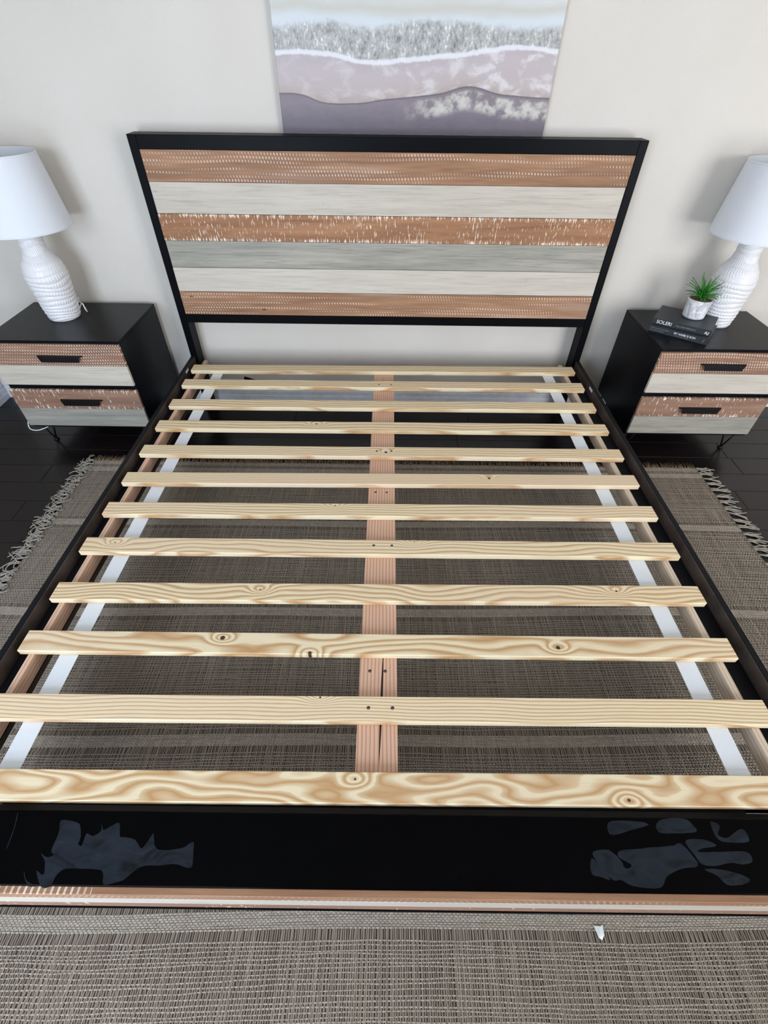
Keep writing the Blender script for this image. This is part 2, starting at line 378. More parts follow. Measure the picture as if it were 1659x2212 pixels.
for s in (-1, 1):
    rail = bbox('side_rail', *sorted((s * 0.982, s * 1.0)), -2.026, 0.0, -0.168, 0.0, M_RAILTOP if s < 0 else M_CHIPS, None, 0.0015)
    bbox('rail_lining', *sorted((s * 0.9795, s * 0.982)), -2.02, -0.002, -0.166, -0.0015, M_RAIL, rail)
    il, ol = ((0.918, 0.936), (0.936, 0.9795)) if s < 0 else ((0.892, 0.914), (0.914, 0.9795))
    bbox('cleat', *sorted((s * ol[0], s * ol[1])), -2.01, -0.004, -0.092, -0.046, M_RAILTOP, rail, 0.001)
    bbox('ledger_strip', *sorted((s * il[0], s * il[1])), -2.0, -0.004, -0.064, -0.0195, m_fir('ledger wood left', True, 2.0, False, (222, 186, 162), (186, 146, 122)) if s < 0 else m_fir('ledger wood right', True, 5.0, False, (212, 196, 176), (186, 162, 140)), rail, 0.001 if s < 0 else 0.004, 1 if s < 0 else 3)
    yl = -0.136 if s < 0 else -0.268
    bbox('white_sticker', *sorted((s * 0.979, s * 0.9796)), yl - 0.02, yl + 0.02, -0.016, -0.004, M_WHITE, rail)
# slats
SL = [(-0.0768, .006), (-0.2302, .0022), (-0.4088, .003), (-0.5794, .003), (-0.7556, .0024), (-0.9212, .005), (-1.087, .0033), (-1.2568, .002), (-1.4338, .0038), (-1.6026, .0008), (-1.776, .002), (-1.946, .0015)]
PINE = [  # ring frequency, figure, noise x, noise y, knots
    (60, 2.4, 2.2, 8, []), (55, 3.6, 2.0, 9, []), (60, 4.2, 2.6, 8, []), (50, 2.6, 2.0, 6, [(-0.28, 0.012, 0.005)]),
    (80, 4.0, 2.4, 7, [(0.015, -0.004, 0.007)]), (105, 4.6, 1.8, 5, [(0.40, 0.006, 0.006)]), (75, 4.6, 2.6, 6, [(-0.16, 0.02, 0.003)]), (62, 6.0, 2.6, 8, [(-0.85, 0.008, 0.003), (0.11, 0.024, 0.002)]),
    (58, 7.5, 3.0, 8, [(-0.35, 0.008, 0.003), (0.70, 0.010, 0.004)]), (34, 7.5, 2.6, 10, [(-0.42, 0.014, 0.008), (-0.18, -0.028, 0.006), (0.48, -0.004, 0.007)]), (112, 5.5, 2.4, 6, [(-0.14, 0.027, 0.003)]), (14, 9.5, 3.6, 13, [(-0.045, 0.016, 0.003), (0.54, -0.020, 0.004)])]
SW, SLEN, SX = 0.0615, 1.900, -0.0065
M_SCREW = plain('steel screw', S(88, 84, 78), 0.4, 0.5, Metallic=0.8)
sm = tube_mesh('screw', [([(0, 0, -0.004), (0, 0, 0.0004)], 0.0045)], 10)
slat_me = None
for i, ((yb, sk), (fq, am, nx, ny, kn)) in enumerate(zip(SL, PINE)):
    me = boxmesh('slat', SLEN, SW, 0.019, 0.0012 if i < 11 else 0.0015)
    me.materials.append(m_pine('pine slat figure %d' % (i + 1), fq, am, nx, ny, 3.7 * i + 1.3, kn, pink=0.25 if i in (4, 5, 8) else 0.0, wide=1.0 if i == 11 else 0.5 if i in (8, 9) else 0.0))
    o = link('slat', me, None, bed, (SX, yb - SW / 2 + BY, H - 0.0095), (0, 0, math.atan2(sk * 2, 0.95)))
    if i in (1, 4, 7, 10):
        for k, dx in enumerate((-0.026, 0.032)): link('screw', sm, M_SCREW, o, (dx + 0.005, (-0.004, 0.003, 0.006, 0.002)[(i // 3)], 0.0095))
beam = bbox('center_beam', -0.054, 0.043, -2.0, -0.065, -0.0575, -0.0195, m_fir('pink fir beam', True, 8.0, ((-0.90, -0.60, 0.006, 0.014, 0.003), (0.74, 0.86, -0.004, -0.004, 0.0015))), None, 0.0015)
tag(beam, 'pinkish split lengthwise beam under the slats')
for yy in (-1.005, -1.70, -0.25):
    for dx in (-0.022, 0.018): link('screw', sm, M_SCREW, beam, (dx, yy - (-2.0 - 0.065) / 2, 0.019))
for x0, x1 in ((-0.852, -0.803), (0.785, 0.836)):
    bbox('strap', x0, x1, -2.012, -0.075, -0.0212, -0.0197, M_STRAP)
bm = bmesh.new(); vs = [bm.verts.new(p) for p in ((-0.692, -0.164, 0), (-0.623, -0.2, 0), (-0.60, -0.238, 0), (-0.68, -0.244, 0))]
bm.faces.new(vs[::-1]); bmesh.ops.solidify(bm, geom=bm.faces[:], thickness=0.0012); bmesh.ops.recalc_face_normals(bm, faces=bm.faces[:])
link('fabric_tag', to_mesh(bm, 'fabric_tag'), plain('dark green cloth', S(34, 58, 55), 0.8, 0.2), bed, (0, BY, H - 0.0212))
# footboard
fb = empty('footboard', (0, -2.09 + BY, 0), 0, bed); tag(fb, 'wide black foot ledge with plank-faced front')
ledge = bbox('ledge_board', -1.0, 1.0, -2.1505, -2.026, -0.022, 0.0, M_LEDGE, fb, 0.0015)
bbox('cross_rail', -0.979, 0.979, -2.0115, -2.0, -0.066, -0.0197, M_BLK, fb)
bbox('front_panel', -1.0, 1.0, -2.150, -2.132, -0.166, -0.0225, M_BLK, fb)
for z0, z1, m in ((-0.047, -0.0005, M_SAWN), (-0.112, -0.048, M_WASH), (-0.166, -0.113, M_ROUGH2)):
    bbox('plank', -1.0, 1.0, -2.163, -2.1508, z0, z1, m, fb, 0.001)
bbox('toe_rail', -1.0, 1.0, -2.166, -2.128, -0.174, -0.1665, M_BLK, fb)
for s in (-1, 1): bbox('leg', *sorted((s * 0.93, s * 0.985)), -2.145, -2.09, -H, -0.1745, M_BLK, fb, 0.002)

# wrinkled film remnants on the ledge, their window sheen put into the colour
def m_film_sheen():
    n = NT('film with painted window sheen'); o = n.obj(); f = n.noise(n.map(o, (16, 30, 1)), 1, 3, 0.55, 1.5); g = n.noise(o, 70, 2)
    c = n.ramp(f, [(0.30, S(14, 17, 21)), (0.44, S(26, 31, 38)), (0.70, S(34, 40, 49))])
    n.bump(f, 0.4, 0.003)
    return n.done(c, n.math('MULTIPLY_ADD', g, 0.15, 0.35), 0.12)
M_FILM_SHEEN = m_film_sheen()
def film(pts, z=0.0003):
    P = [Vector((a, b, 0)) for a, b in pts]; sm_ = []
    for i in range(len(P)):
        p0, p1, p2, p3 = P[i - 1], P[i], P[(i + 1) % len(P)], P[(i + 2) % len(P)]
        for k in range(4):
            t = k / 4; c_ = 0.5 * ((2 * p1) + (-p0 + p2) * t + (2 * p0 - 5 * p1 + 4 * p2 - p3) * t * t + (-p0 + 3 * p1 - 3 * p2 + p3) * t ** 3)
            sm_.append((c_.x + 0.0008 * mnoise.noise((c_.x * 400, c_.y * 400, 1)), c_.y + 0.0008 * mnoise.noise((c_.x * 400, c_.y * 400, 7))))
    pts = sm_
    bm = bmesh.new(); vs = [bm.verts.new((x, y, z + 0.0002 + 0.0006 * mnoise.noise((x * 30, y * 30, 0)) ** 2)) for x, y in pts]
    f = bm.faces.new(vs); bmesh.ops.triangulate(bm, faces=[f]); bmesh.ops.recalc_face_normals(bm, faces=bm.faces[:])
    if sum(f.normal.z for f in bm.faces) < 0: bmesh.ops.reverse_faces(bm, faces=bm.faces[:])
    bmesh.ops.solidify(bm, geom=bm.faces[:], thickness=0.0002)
    o = link('film_sheen_patch', to_mesh(bm, 'film_sheen_patch'), M_FILM_SHEEN, ledge, (0, 2.08825, 0.011)); return o
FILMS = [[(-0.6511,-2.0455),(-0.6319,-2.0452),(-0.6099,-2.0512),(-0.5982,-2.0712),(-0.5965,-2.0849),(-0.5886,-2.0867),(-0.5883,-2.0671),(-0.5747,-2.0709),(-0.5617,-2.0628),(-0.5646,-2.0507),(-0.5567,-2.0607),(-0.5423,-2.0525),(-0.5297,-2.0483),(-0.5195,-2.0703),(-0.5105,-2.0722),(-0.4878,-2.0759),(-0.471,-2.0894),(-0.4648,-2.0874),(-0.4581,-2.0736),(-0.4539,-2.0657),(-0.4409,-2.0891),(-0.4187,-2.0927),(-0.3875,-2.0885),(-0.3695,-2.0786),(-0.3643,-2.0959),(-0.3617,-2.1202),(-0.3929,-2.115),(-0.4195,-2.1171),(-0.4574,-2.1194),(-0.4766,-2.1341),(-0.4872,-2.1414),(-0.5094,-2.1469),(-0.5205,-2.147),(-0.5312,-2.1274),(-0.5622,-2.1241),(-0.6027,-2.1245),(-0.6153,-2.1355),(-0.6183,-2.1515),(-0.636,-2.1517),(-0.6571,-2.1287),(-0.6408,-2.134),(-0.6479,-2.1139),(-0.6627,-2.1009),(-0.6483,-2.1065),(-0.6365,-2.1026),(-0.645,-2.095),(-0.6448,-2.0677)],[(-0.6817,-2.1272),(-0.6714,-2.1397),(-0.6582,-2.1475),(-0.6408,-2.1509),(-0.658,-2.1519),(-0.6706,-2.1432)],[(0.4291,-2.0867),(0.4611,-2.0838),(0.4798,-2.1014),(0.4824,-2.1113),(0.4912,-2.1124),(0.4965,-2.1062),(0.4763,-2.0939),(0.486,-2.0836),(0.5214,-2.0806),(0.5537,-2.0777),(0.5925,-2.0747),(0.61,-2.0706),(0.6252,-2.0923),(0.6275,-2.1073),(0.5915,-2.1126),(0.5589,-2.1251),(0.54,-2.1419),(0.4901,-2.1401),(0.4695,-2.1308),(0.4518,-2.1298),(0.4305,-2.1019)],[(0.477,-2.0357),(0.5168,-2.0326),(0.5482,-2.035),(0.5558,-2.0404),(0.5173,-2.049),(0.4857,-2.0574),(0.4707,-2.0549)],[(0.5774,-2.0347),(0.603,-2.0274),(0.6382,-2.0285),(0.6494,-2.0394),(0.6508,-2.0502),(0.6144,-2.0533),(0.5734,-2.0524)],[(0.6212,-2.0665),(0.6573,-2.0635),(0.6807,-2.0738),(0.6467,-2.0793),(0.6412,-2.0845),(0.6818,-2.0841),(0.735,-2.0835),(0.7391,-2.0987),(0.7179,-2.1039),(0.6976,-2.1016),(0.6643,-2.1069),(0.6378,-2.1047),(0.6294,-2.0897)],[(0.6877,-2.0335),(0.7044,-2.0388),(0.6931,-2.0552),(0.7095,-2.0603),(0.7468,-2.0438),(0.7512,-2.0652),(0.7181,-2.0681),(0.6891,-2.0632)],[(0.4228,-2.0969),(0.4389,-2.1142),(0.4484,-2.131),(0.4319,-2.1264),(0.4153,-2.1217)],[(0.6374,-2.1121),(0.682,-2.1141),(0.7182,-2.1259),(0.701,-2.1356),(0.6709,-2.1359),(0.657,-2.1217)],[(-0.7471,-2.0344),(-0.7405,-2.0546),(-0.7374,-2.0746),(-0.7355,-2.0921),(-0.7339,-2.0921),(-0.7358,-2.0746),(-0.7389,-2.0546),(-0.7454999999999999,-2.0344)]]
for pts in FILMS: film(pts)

# ------------------------------------------------------------------ rug
RX0, RX1, RY0, RY1 = -1.415, 1.525, -2.78, -0.475
rug = tag(empty('area_rug', (0, -1.6, 0)), 'woven grey-brown jute rug with fringed edges under the bed', 'rug')
OY = 1.6
box('rug_backing', RX0 + 0.004, RX1 - 0.004, RY0 + OY, RY1 - 0.006 + OY, 0.0003, 0.0022, M_BACK, rug)
def warpf(x, y):   # gentle waviness of the cloth
    return 0.012 * np.sin(1.7 * x + 0.6 + 0.5 * y) * np.clip((RY1 - y) * 1.2, 0, 1) + 0.006 * np.sin(4.1 * x + 2.0 * y) * np.clip((RY1 - y) * 1.5, 0, 1)
wefts, bands = [], (-0.545, -0.885, -1.32, -1.765, -2.165, -2.60)
yy = RY1 - 0.002
for _ in range(6): wefts.append((yy, 1)); yy -= 0.0042
bi = 0
while yy > RY0:
    if bi < len(bands) and yy < bands[bi] + 0.030:
        big = 0.016 if bi not in (0,) else 0.006
        yy -= big * 0.8
        for _ in range(8): wefts.append((yy, 1)); yy -= 0.0042
        yy -= big * 1.1; bi += 1
    wefts.append((yy, 0)); yy -= 0.0080 * random.uniform(0.85, 1.15)
WY = np.array([a for a, _ in wefts]); WD = np.array([b for _, b in wefts])
NX = int((RX1 - RX0) / 0.0052); XS = np.linspace(RX0, RX1, NX)
XJ = XS + rng.normal(0, 0.0006, NX)
def ribbons(P, side, width, hgt):
    """P: (n, m, 3) centre lines; side: unit side axis index; two faces per segment"""
    n, m, _ = P.shape
    L_, T_, R_ = P.copy(), P.copy(), P.copy()
    wd = width[:, None] if np.ndim(width) else width
    L_[..., side] -= wd / 2; R_[..., side] += wd / 2; T_[..., 2] += hgt; 
    V = np.stack([L_, T_, R_], 2).reshape(-1, 3)
    i = (np.arange(n)[:, None] * m + np.arange(m - 1)[None, :]).ravel() * 3
    q1 = np.stack([i, i + 1, i + 4, i + 3], 1); q2 = np.stack([i + 1, i + 2, i + 5, i + 4], 1)
    Q = np.concatenate([q1, q2])
    if side == 0: Q = Q[:, ::-1]
    return V, Q
par = ((np.arange(NX)[:, None] + np.arange(len(WY))[None, :]) % 2) * 2 - 1
# warp threads run along y
gx = np.repeat(XJ[:, None], len(WY), 1) + rng.normal(0, 0.00035, (NX, len(WY))) + 0.004 * np.sin(WY * 3.0)[None, :]
gy = np.repeat(WY[None, :], NX, 0); gy = gy + warpf(gx, gy)
gz = 0.0030 + 0.0009 * par * (1 - 0.25 * WD)[None, :]
P = np.stack([gx, gy + OY, gz], 2)
V, Q = ribbons(P, 0, 0.0037 * rng.uniform(0.75, 1.2, NX), 0.0014)
tag(link('warp_threads', np_mesh('warp_threads', V, Q), M_WARP, rug), kind='stuff')
# weft threads run along x
hx = np.repeat(XJ[None, :], len(WY), 0); wig = np.cumsum(rng.normal(0, 0.00035, (len(WY), NX)), 1)
ker = np.ones(9) / 9; wig = np.stack([np.convolve(r_ - np.convolve(r_, np.ones(101) / 101, 'same'), ker, 'same') for r_ in wig])
wig = np.clip(wig, -0.0025, 0.0025) * np.where(WD > 0, 0.35, 1.0)[:, None]
hy = np.repeat(WY[:, None], NX, 1); hy = hy + warpf(hx, hy) + wig
hz = 0.0030 - 0.0009 * par.T * (1 - 0.25 * WD)[:, None] + 0.0003 * WD[:, None]
P = np.stack([hx, hy + OY, hz], 2)
V, Q = ribbons(P, 1, np.where(WD > 0, 0.0036, 0.0024) * rng.uniform(0.85, 1.15, len(WY)), 0.0007)
Q = Q[:, ::-1] if False else Q
tag(link('weft_threads', np_mesh('weft_threads', V, Q), M_WEFT, rug), kind='stuff')
# straw fringe along the headboard edge
fr = []
for k in range(1100):
    x = random.uniform(RX0, RX1); ln = random.uniform(0.026, 0.050); y0 = RY1 - 0.008 + float(warpf(np.array(x), np.array(RY1)))
    dx = random.gauss(0, 0.006); z0 = random.uniform(0.002, 0.004); up = abs(random.gauss(0, 0.006))
    fr.append(([(x, y0 + OY, z0), (x + dx * 0.5, y0 + ln * 0.5 + OY, z0 + up * 0.6), (x + dx, y0 + ln + OY, z0 + up * 0.5)], random.uniform(0.0012, 0.0023)))
tag(link('straw_fringe', tube_mesh('straw_fringe', fr, 3), M_FRINGE, rug), kind='stuff')
# tassels down both long edges
def tassel_mesh(curl, sd):
    random.seed(sd); paths = []
    for k in range(5):
        L0 = random.uniform(0.06, 0.088); a = random.gauss(0, 0.14); z0 = 0.002 + 0.0015 * k % 0.004; pts = []
        b = random.gauss(0, 1) * curl; x = y = 0.0; ang = a
        y = random.uniform(-0.007, 0.007)
        for j in range(8):
            t = j / 7; pts.append((x, y, 0.0028 + 0.004 * math.sin(t * math.pi) * random.uniform(0.2, 1.0) + 0.0008 * k)); x += math.cos(ang) * L0 / 7; y += math.sin(ang) * L0 / 7; ang += b * 0.35 + random.gauss(0, 0.10 + curl * 0.25)
        paths.append((pts, [0.0026, 0.0025, 0.0025, 0.0025, 0.0024, 0.0024, 0.0022, 0.0017]))
    return tube_mesh('tassel', paths, 4)
tm_r = [tassel_mesh(0.12, 11 + k) for k in range(6)]; tm_l = [tassel_mesh(1.0, 41 + k) for k in range(7)]
random.seed(3)
y = RY1 - 0.01; k = 0
while y > RY0:
    link('tassel', tm_r[k % 6], M_TASSEL, rug, (RX1 - 0.006, y + OY, 0.0005), (0, 0, random.gauss(-0.1, 0.18))); y -= random.uniform(0.030, 0.046); k += 1
y = RY1 - 0.005
while y > RY0:
    link('tassel', tm_l[k % 7], M_TASSEL, rug, (RX0 + random.uniform(0.0, 0.016), y + OY, 0.0018), (0, 0, math.pi + random.gauss(0.1, 0.35))); y -= random.uniform(0.018, 0.028); k += 1

# ------------------------------------------------------------------ nightstands
NW, ND, NT0, NB = 0.59, 0.425, 0.2325, -0.209      # width, depth, top and bottom relative to slat tops
def hairpin():
    ps = []
    hgt = H + NB
    for dx, dy in ((-0.034, -0.008), (0.034, -0.008), (0.0, 0.036)):
        ps.append(([(dx, dy, hgt), (dx * 0.08, dy * 0.08, 0.012)], 0.0036))
    ps.append(([(0, 0, 0), (0, 0, 0.005), (0, 0, 0.012)], [0.013, 0.013, 0.006]))
    return tube_mesh('leg', ps, 8)
HP = hairpin()
def handle_mesh():
    bm = bmesh.new()
    bm_box(bm, -0.098, 0.098, -0.006, 0, 0.010, 0.0145)                 # mounting strip against the drawer
    v = []
    for y, z, hl in ((0.0, 0.0145, 0.098), (-0.018, 0.0145, 0.088), (-0.018, -0.010, 0.082), (-0.013, -0.010, 0.082), (-0.013, 0.010, 0.086), (0.0, 0.010, 0.096)):
        v.append((bm.verts.new((-hl, y, z)), bm.verts.new((hl, y, z))))
    for i in range(6):
        j = (i + 1) % 6; bm.faces.new((v[i][0], v[i][1], v[j][1], v[j][0]))
    bm.faces.new([a for a, _ in v][::-1]); bm.faces.new([b for _, b in v]); bmesh.ops.recalc_face_normals(bm, faces=bm.faces[:])
    return to_mesh(bm, 'handle')
HM = handle_mesh()
def nightstand(cx, label, hx):
    t = tag(empty('nightstand', (cx, -0.1325, 0)), label, 'nightstand', 'two-drawer nightstands beside the bed')
    hw = NW / 2; yb, yf = 0.2125, -0.2125 + 0.004; zt, z0 = NT0 + H, NB + H
    box('top', -hw, hw, yf - 0.004, yb, zt - 0.012, zt, M_STAND, t, 0.0015)
    for s in (-1, 1): box('side_panel', *sorted((s * hw, s * (hw - 0.016))), yf, yb, z0, zt - 0.0122, M_STAND, t, 0.001)
    box('back_panel', -hw + 0.016, hw - 0.016, yb - 0.01, yb, z0, zt - 0.0122, M_STAND, t)
    box('bottom_panel', -hw + 0.016, hw - 0.016, yf, yb - 0.01, z0, z0 + 0.016, M_STAND, t)
    box('divider', -hw + 0.016, hw - 0.016, yf + 0.001, yb - 0.01, 0.0036 + H, 0.0274 + H, M_STAND, t)
    for za, zm, zc, ma, mb, hz in ((0.2205, 0.1235, 0.0274, M_SAWN2, M_WASH, 0.170), (0.0036, -0.0953, -0.1925, M_ROUGH2, M_GREY, -0.047)):
        d = box('drawer', -hw + 0.018, hw - 0.018, yf - 0.002, yb - 0.03, zc + H + 0.004, za + H - 0.004, M_STAND, t)
        for p, q, m in ((zm, za, ma), (zc, zm, mb)):
            o = box('plank', -hw, hw, yf - 0.016, yf - 0.0022, p + H + 0.0004, q + H - 0.0004, m, d, 0.0012); o.location -= d.location
        o = link('handle', HM, M_METAL, d, (hx, yf - 0.016, hz + H - 0.012)); o.location -= d.location
    for sx in (-1, 1):
        for sy in (-1, 1): link('leg', HP, M_METAL, t, (sx * (hw - 0.045), sy * (0.2125 - 0.045), 0.0), (0, 0, 0 if sy < 0 else math.pi))
    return t
nsL = nightstand(-1.437, 'nightstand holding only a lamp, in the corner left of the bed', 0.022)
nsR = nightstand(1.481, 'nightstand holding books, a potted plant and a lamp, right of the bed', -0.008)

# ------------------------------------------------------------------ lamps
LZ = NT0 + H
PROF = [(0.0, .062), (.004, .066), (.02, .068), (.05, .073), (.10, .0775), (.15, .082), (.18, .0855), (.205, .0845), (.225, .079), (.245, .069), (.262, .057), (.28, .049), (.30, .0455), (.33, .0465), (.355, .045), (.375, .040)]
def lamp_base_mesh():
    nz, na = 230, 168; zz = np.linspace(0, 0.375, nz); rr = np.interp(zz, [a for a, _ in PROF], [b for _, b in PROF])
    ker = np.ones(9) / 9; rp = np.pad(rr, 4, mode='edge'); rr = np.convolve(rp, ker, 'valid'); rr[0] = .062
    edges = [0, .012, .026, .042, .058, .074, .092, .110, .130, .150, .172, .196, .222, .250, .276, .300, .322, .345, .375]
    an = np.linspace(0, 2 * np.pi, na, endpoint=False)
    V = np.zeros((nz, na, 3))
    for i, z in enumerate(zz):
        wob = 0.004 * np.sin(2 * an + z * 60) + 0.0025 * np.sin(3 * an + 1.0 + z * 20)
        zq = np.clip(z + wob, 0, 0.3749)
        k = np.clip(np.searchsorted(edges, zq, 'right') - 1, 0, len(edges) - 2)
        e0 = np.take(edges, k); e1 = np.take(edges, k + 1); t = (zq - e0) / (e1 - e0)
        bulge = np.sin(np.pi * t) ** 0.6
        amp = np.where(z < 0.2, 0.0034, 0.0018)
        sl = np.where(k % 2 == 0, 1.0, -1.0)
        tick = np.sin(an * 44 + sl * t * 2.2 + k * 1.3) * np.where((k % 5) == 1, 0.0004, 0.0012) * bulge
        r = rr[i] + amp * (bulge - 0.5) + tick
        r = np.where(z < 0.004, rr[i], r)
        V[i, :, 0] = np.cos(an) * r; V[i, :, 1] = np.sin(an) * r; V[i, :, 2] = z
    i = np.arange(nz - 1)[:, None] * na; j = np.arange(na)[None, :]; j1 = (j + 1) % na
    Q = np.stack([i + j, i + j1, i + na + j1, i + na + j], 2).reshape(-1, 4)
    return np_mesh('lamp_base', V.reshape(-1, 3), Q)
LB = lamp_base_mesh()
def lathe(name, prof, n=64, smooth=True):
    bm = bmesh.new(); rings = []
    for z, r in prof: rings.append([bm.verts.new((r * math.cos(2 * math.pi * k / n), r * math.sin(2 * math.pi * k / n), z)) for k in range(n)])
    for a, b in zip(rings, rings[1:]):
        for k in range(n): bm.faces.new((a[k], a[(k + 1) % n], b[(k + 1) % n], b[k]))
    return bm, rings
def shade_mesh():
    bm, rg = lathe('shade', [(.366, .181), (.372, .1813), (.373, .1803), (.609, .1508), (.610, .1517), (.615, .151), (.615, .1485), (.610, .1487), (.372, .1785), (.366, .1785)], 72)
    for k in range(72): bm.faces.new((rg[-1][k], rg[-1][(k + 1) % 72], rg[0][(k + 1) % 72], rg[0][k]))
    me = to_mesh(bm, 'shade', True); me.set_sharp_from_angle(angle=math.radians(35)); return me
SHM = shade_mesh()
def spider():
    ps = [([(math.cos(a) * 0.1478, math.sin(a) * 0.1478, 0.603), (0, 0, 0.590)], 0.0015) for a in (0.3, 2.4, 4.5)]
    ps.append(([(0, 0, 0.37), (0, 0, 0.60)], 0.004)); return tube_mesh('shade_fitting', ps, 6)
SPM = spider()
def lamp(x, y, label, cord):
    t = tag(empty('table_lamp', (x, y, LZ + 0.0003)), label, 'lamp', 'white ceramic table lamps')
    link('base', LB, M_CERAMIC, t); link('shade', SHM, M_SHADE, t); link('shade_fitting', SPM, M_METAL, t)
    link('power_cord', tube_mesh('power_cord', cord, 6), M_WHITE, t)
    return t
def arc(pts, n=6):
    P = [Vector(p) for p in pts]; out = []
    for i in range(len(P) - 1):
        p0, p1, p2, p3 = P[max(i - 1, 0)], P[i], P[i + 1], P[min(i + 2, len(P) - 1)]
        for k in range(n):
            t = k / n; out.append(0.5 * ((2 * p1) + (-p0 + p2) * t + (2 * p0 - 5 * p1 + 4 * p2 - p3) * t * t + (-p0 + 3 * p1 - 3 * p2 + p3) * t ** 3))
    out.append(P[-1]); return out
LXL, LYL, LXR, LYR = -1.492, -0.090, 1.538, -0.066
lamp(LXL, LYL, 'white ridged ceramic lamp on the left nightstand', [(arc([(0.050, 0.040, 0.012), (0.068, 0.045, 0.040), (0.083, 0.036, 0.045), (0.088, 0.030, 0.025), (0.08, 0.05, 0.004), (0.03, 0.12, 0.004), (-0.02, 0.176, 0.002), (-0.02, 0.186, -0.02), (-0.02, 0.190, -0.5)]), 0.0025)])
lamp(LXR, LYR, 'white ridged ceramic lamp behind the potted plant', [(arc([(0.04, 0.050, 0.012), (0.05, 0.08, 0.004), (0.04, 0.12, 0.003), (0.03, 0.148, 0.002), (0.03, 0.160, -0.02), (0.03, 0.163, -0.5)]), 0.0025)])
# loose cord ends near the nightstand feet
tag(link('white_cord', tube_mesh('white_cord', [(arc([(-1.745, -0.30, 0.16), (-1.752, -0.335, 0.125), (-1.748, -0.350, 0.098), (-1.72, -0.352, 0.090), (-1.69, -0.345, 0.094), (-1.66, -0.31, 0.100), (-1.62, -0.1, 0.09), (-1.60, 0.085, 0.03), (-1.60, 0.088, 0.004)]), 0.0025)], 6), M_WHITE), 'thin white cord looped under the left nightstand corner', 'cord')

# ------------------------------------------------------------------ books, plant
M_COVER = m_black('black book cloth', 0.42, (22, 25, 29)); M_PAGES = plain('book pages', S(70, 68, 66), 0.8)
M_INK = plain('white print', S(224, 226, 228), 0.6); M_INK2 = plain('grey print', S(120, 126, 132), 0.6)
def text(body, size, mat, parent, x, z, y, shear=0.0, width=None):
    c = bpy.data.curves.new('lettering', 'FONT'); c.body = body; c.size = size; c.shear = shear; c.offset = size * 0.012
    tmp = bpy.data.objects.new('tmp', c); COL.objects.link(tmp); bpy.context.view_layer.update()
    me = bpy.data.meshes.new_from_object(tmp.evaluated_get(bpy.context.evaluated_depsgraph_get()))
    bpy.data.objects.remove(tmp); bpy.data.curves.remove(c); me.materials.clear()
    if width:
        xs = [v.co.x for v in me.vertices]; s = width / (max(xs) - min(xs))
        for v in me.vertices: v.co.x *= s
    bm = bmesh.new(); bm.from_mesh(me); r = bmesh.ops.extrude_face_region(bm, geom=bm.faces[:])
    for v in r['geom']:
        if isinstance(v, bmesh.types.BMVert): v.co.z += 0.0003
    bm.to_mesh(me); bm.free()
    return link('lettering', me, mat, parent, (x, y, z), (math.pi / 2, 0, 0))
def book(x, y, z, rotz, L, D, T, label):
    t = tag(empty('book', (x, y, z), rotz), label, 'book', 'black books on the right nightstand')   # origin: left end of the spine, bottom
    boxes('cover', [(0, L, 0, D, 0, 0.003), (0, L, 0, D, T - 0.003, T), (0, L, 0, 0.004, 0.003, T - 0.003)], M_COVER, t)
    box('pages', 0.003, L - 0.003, 0.0042, D - 0.005, 0.0032, T - 0.0032, M_PAGES, t)
    return t
b1 = book(1.194, -0.161, LZ + 0.0003, math.atan2(-0.147, 0.196), 0.245, 0.175, 0.028, 'lower black book with a long white spine title, under the other')
text('Architecture and Human Settings', 0.0070, M_INK2, b1, 0.006, 0.0165, -0.0004, 0, 0.078)
text('DESIGN AND PHILOSOPHY', 0.0050, M_INK2, b1, 0.006, 0.0075, -0.0004, 0, 0.062)
text('MY NAME IS RON', 0.0125, M_INK, b1, 0.106, 0.0125, -0.0004, 0, 0.088)
text('A LIFE IN BUILDING', 0.0050, M_INK2, b1, 0.108, 0.0055, -0.0004, 0, 0.06)
text('I', 0.022, M_INK2, b1, 0.222, 0.006, -0.0004, 0.3)
b2 = book(1.205, -0.148, LZ + 0.0288, math.atan2(-0.135, 0.198), 0.240, 0.180, 0.0245, 'upper black book with the word SOLERI on its spine')
text('SOLERI', 0.0205, M_INK, b2, 0.018, 0.0058, -0.0004, 0, 0.062)
text('WELCOME DIMENSION', 0.0085, M_INK2, b2, 0.098, 0.0085, -0.0004, 0, 0.082)
text('&J', 0.0150, M_INK, b2, 0.214, 0.0062, -0.0004, 0.1, 0.018)
def m_marble():
    n = NT('grey marbled pot'); o = n.obj(); f = n.noise(o, 38, 5, 0.65, 1.2)
    return n.done(n.ramp(f, [(0.3, S(176, 176, 180)), (0.5, S(206, 207, 210)), (0.62, S(232, 233, 235))]), 0.45, 0.4)
PZ = LZ + 0.0288 + 0.0245 + 0.0004
plant = tag(empty('potted_plant', (1.387, -0.133, PZ)), 'small spiky green plant in a grey marbled pot on the books', 'plant')
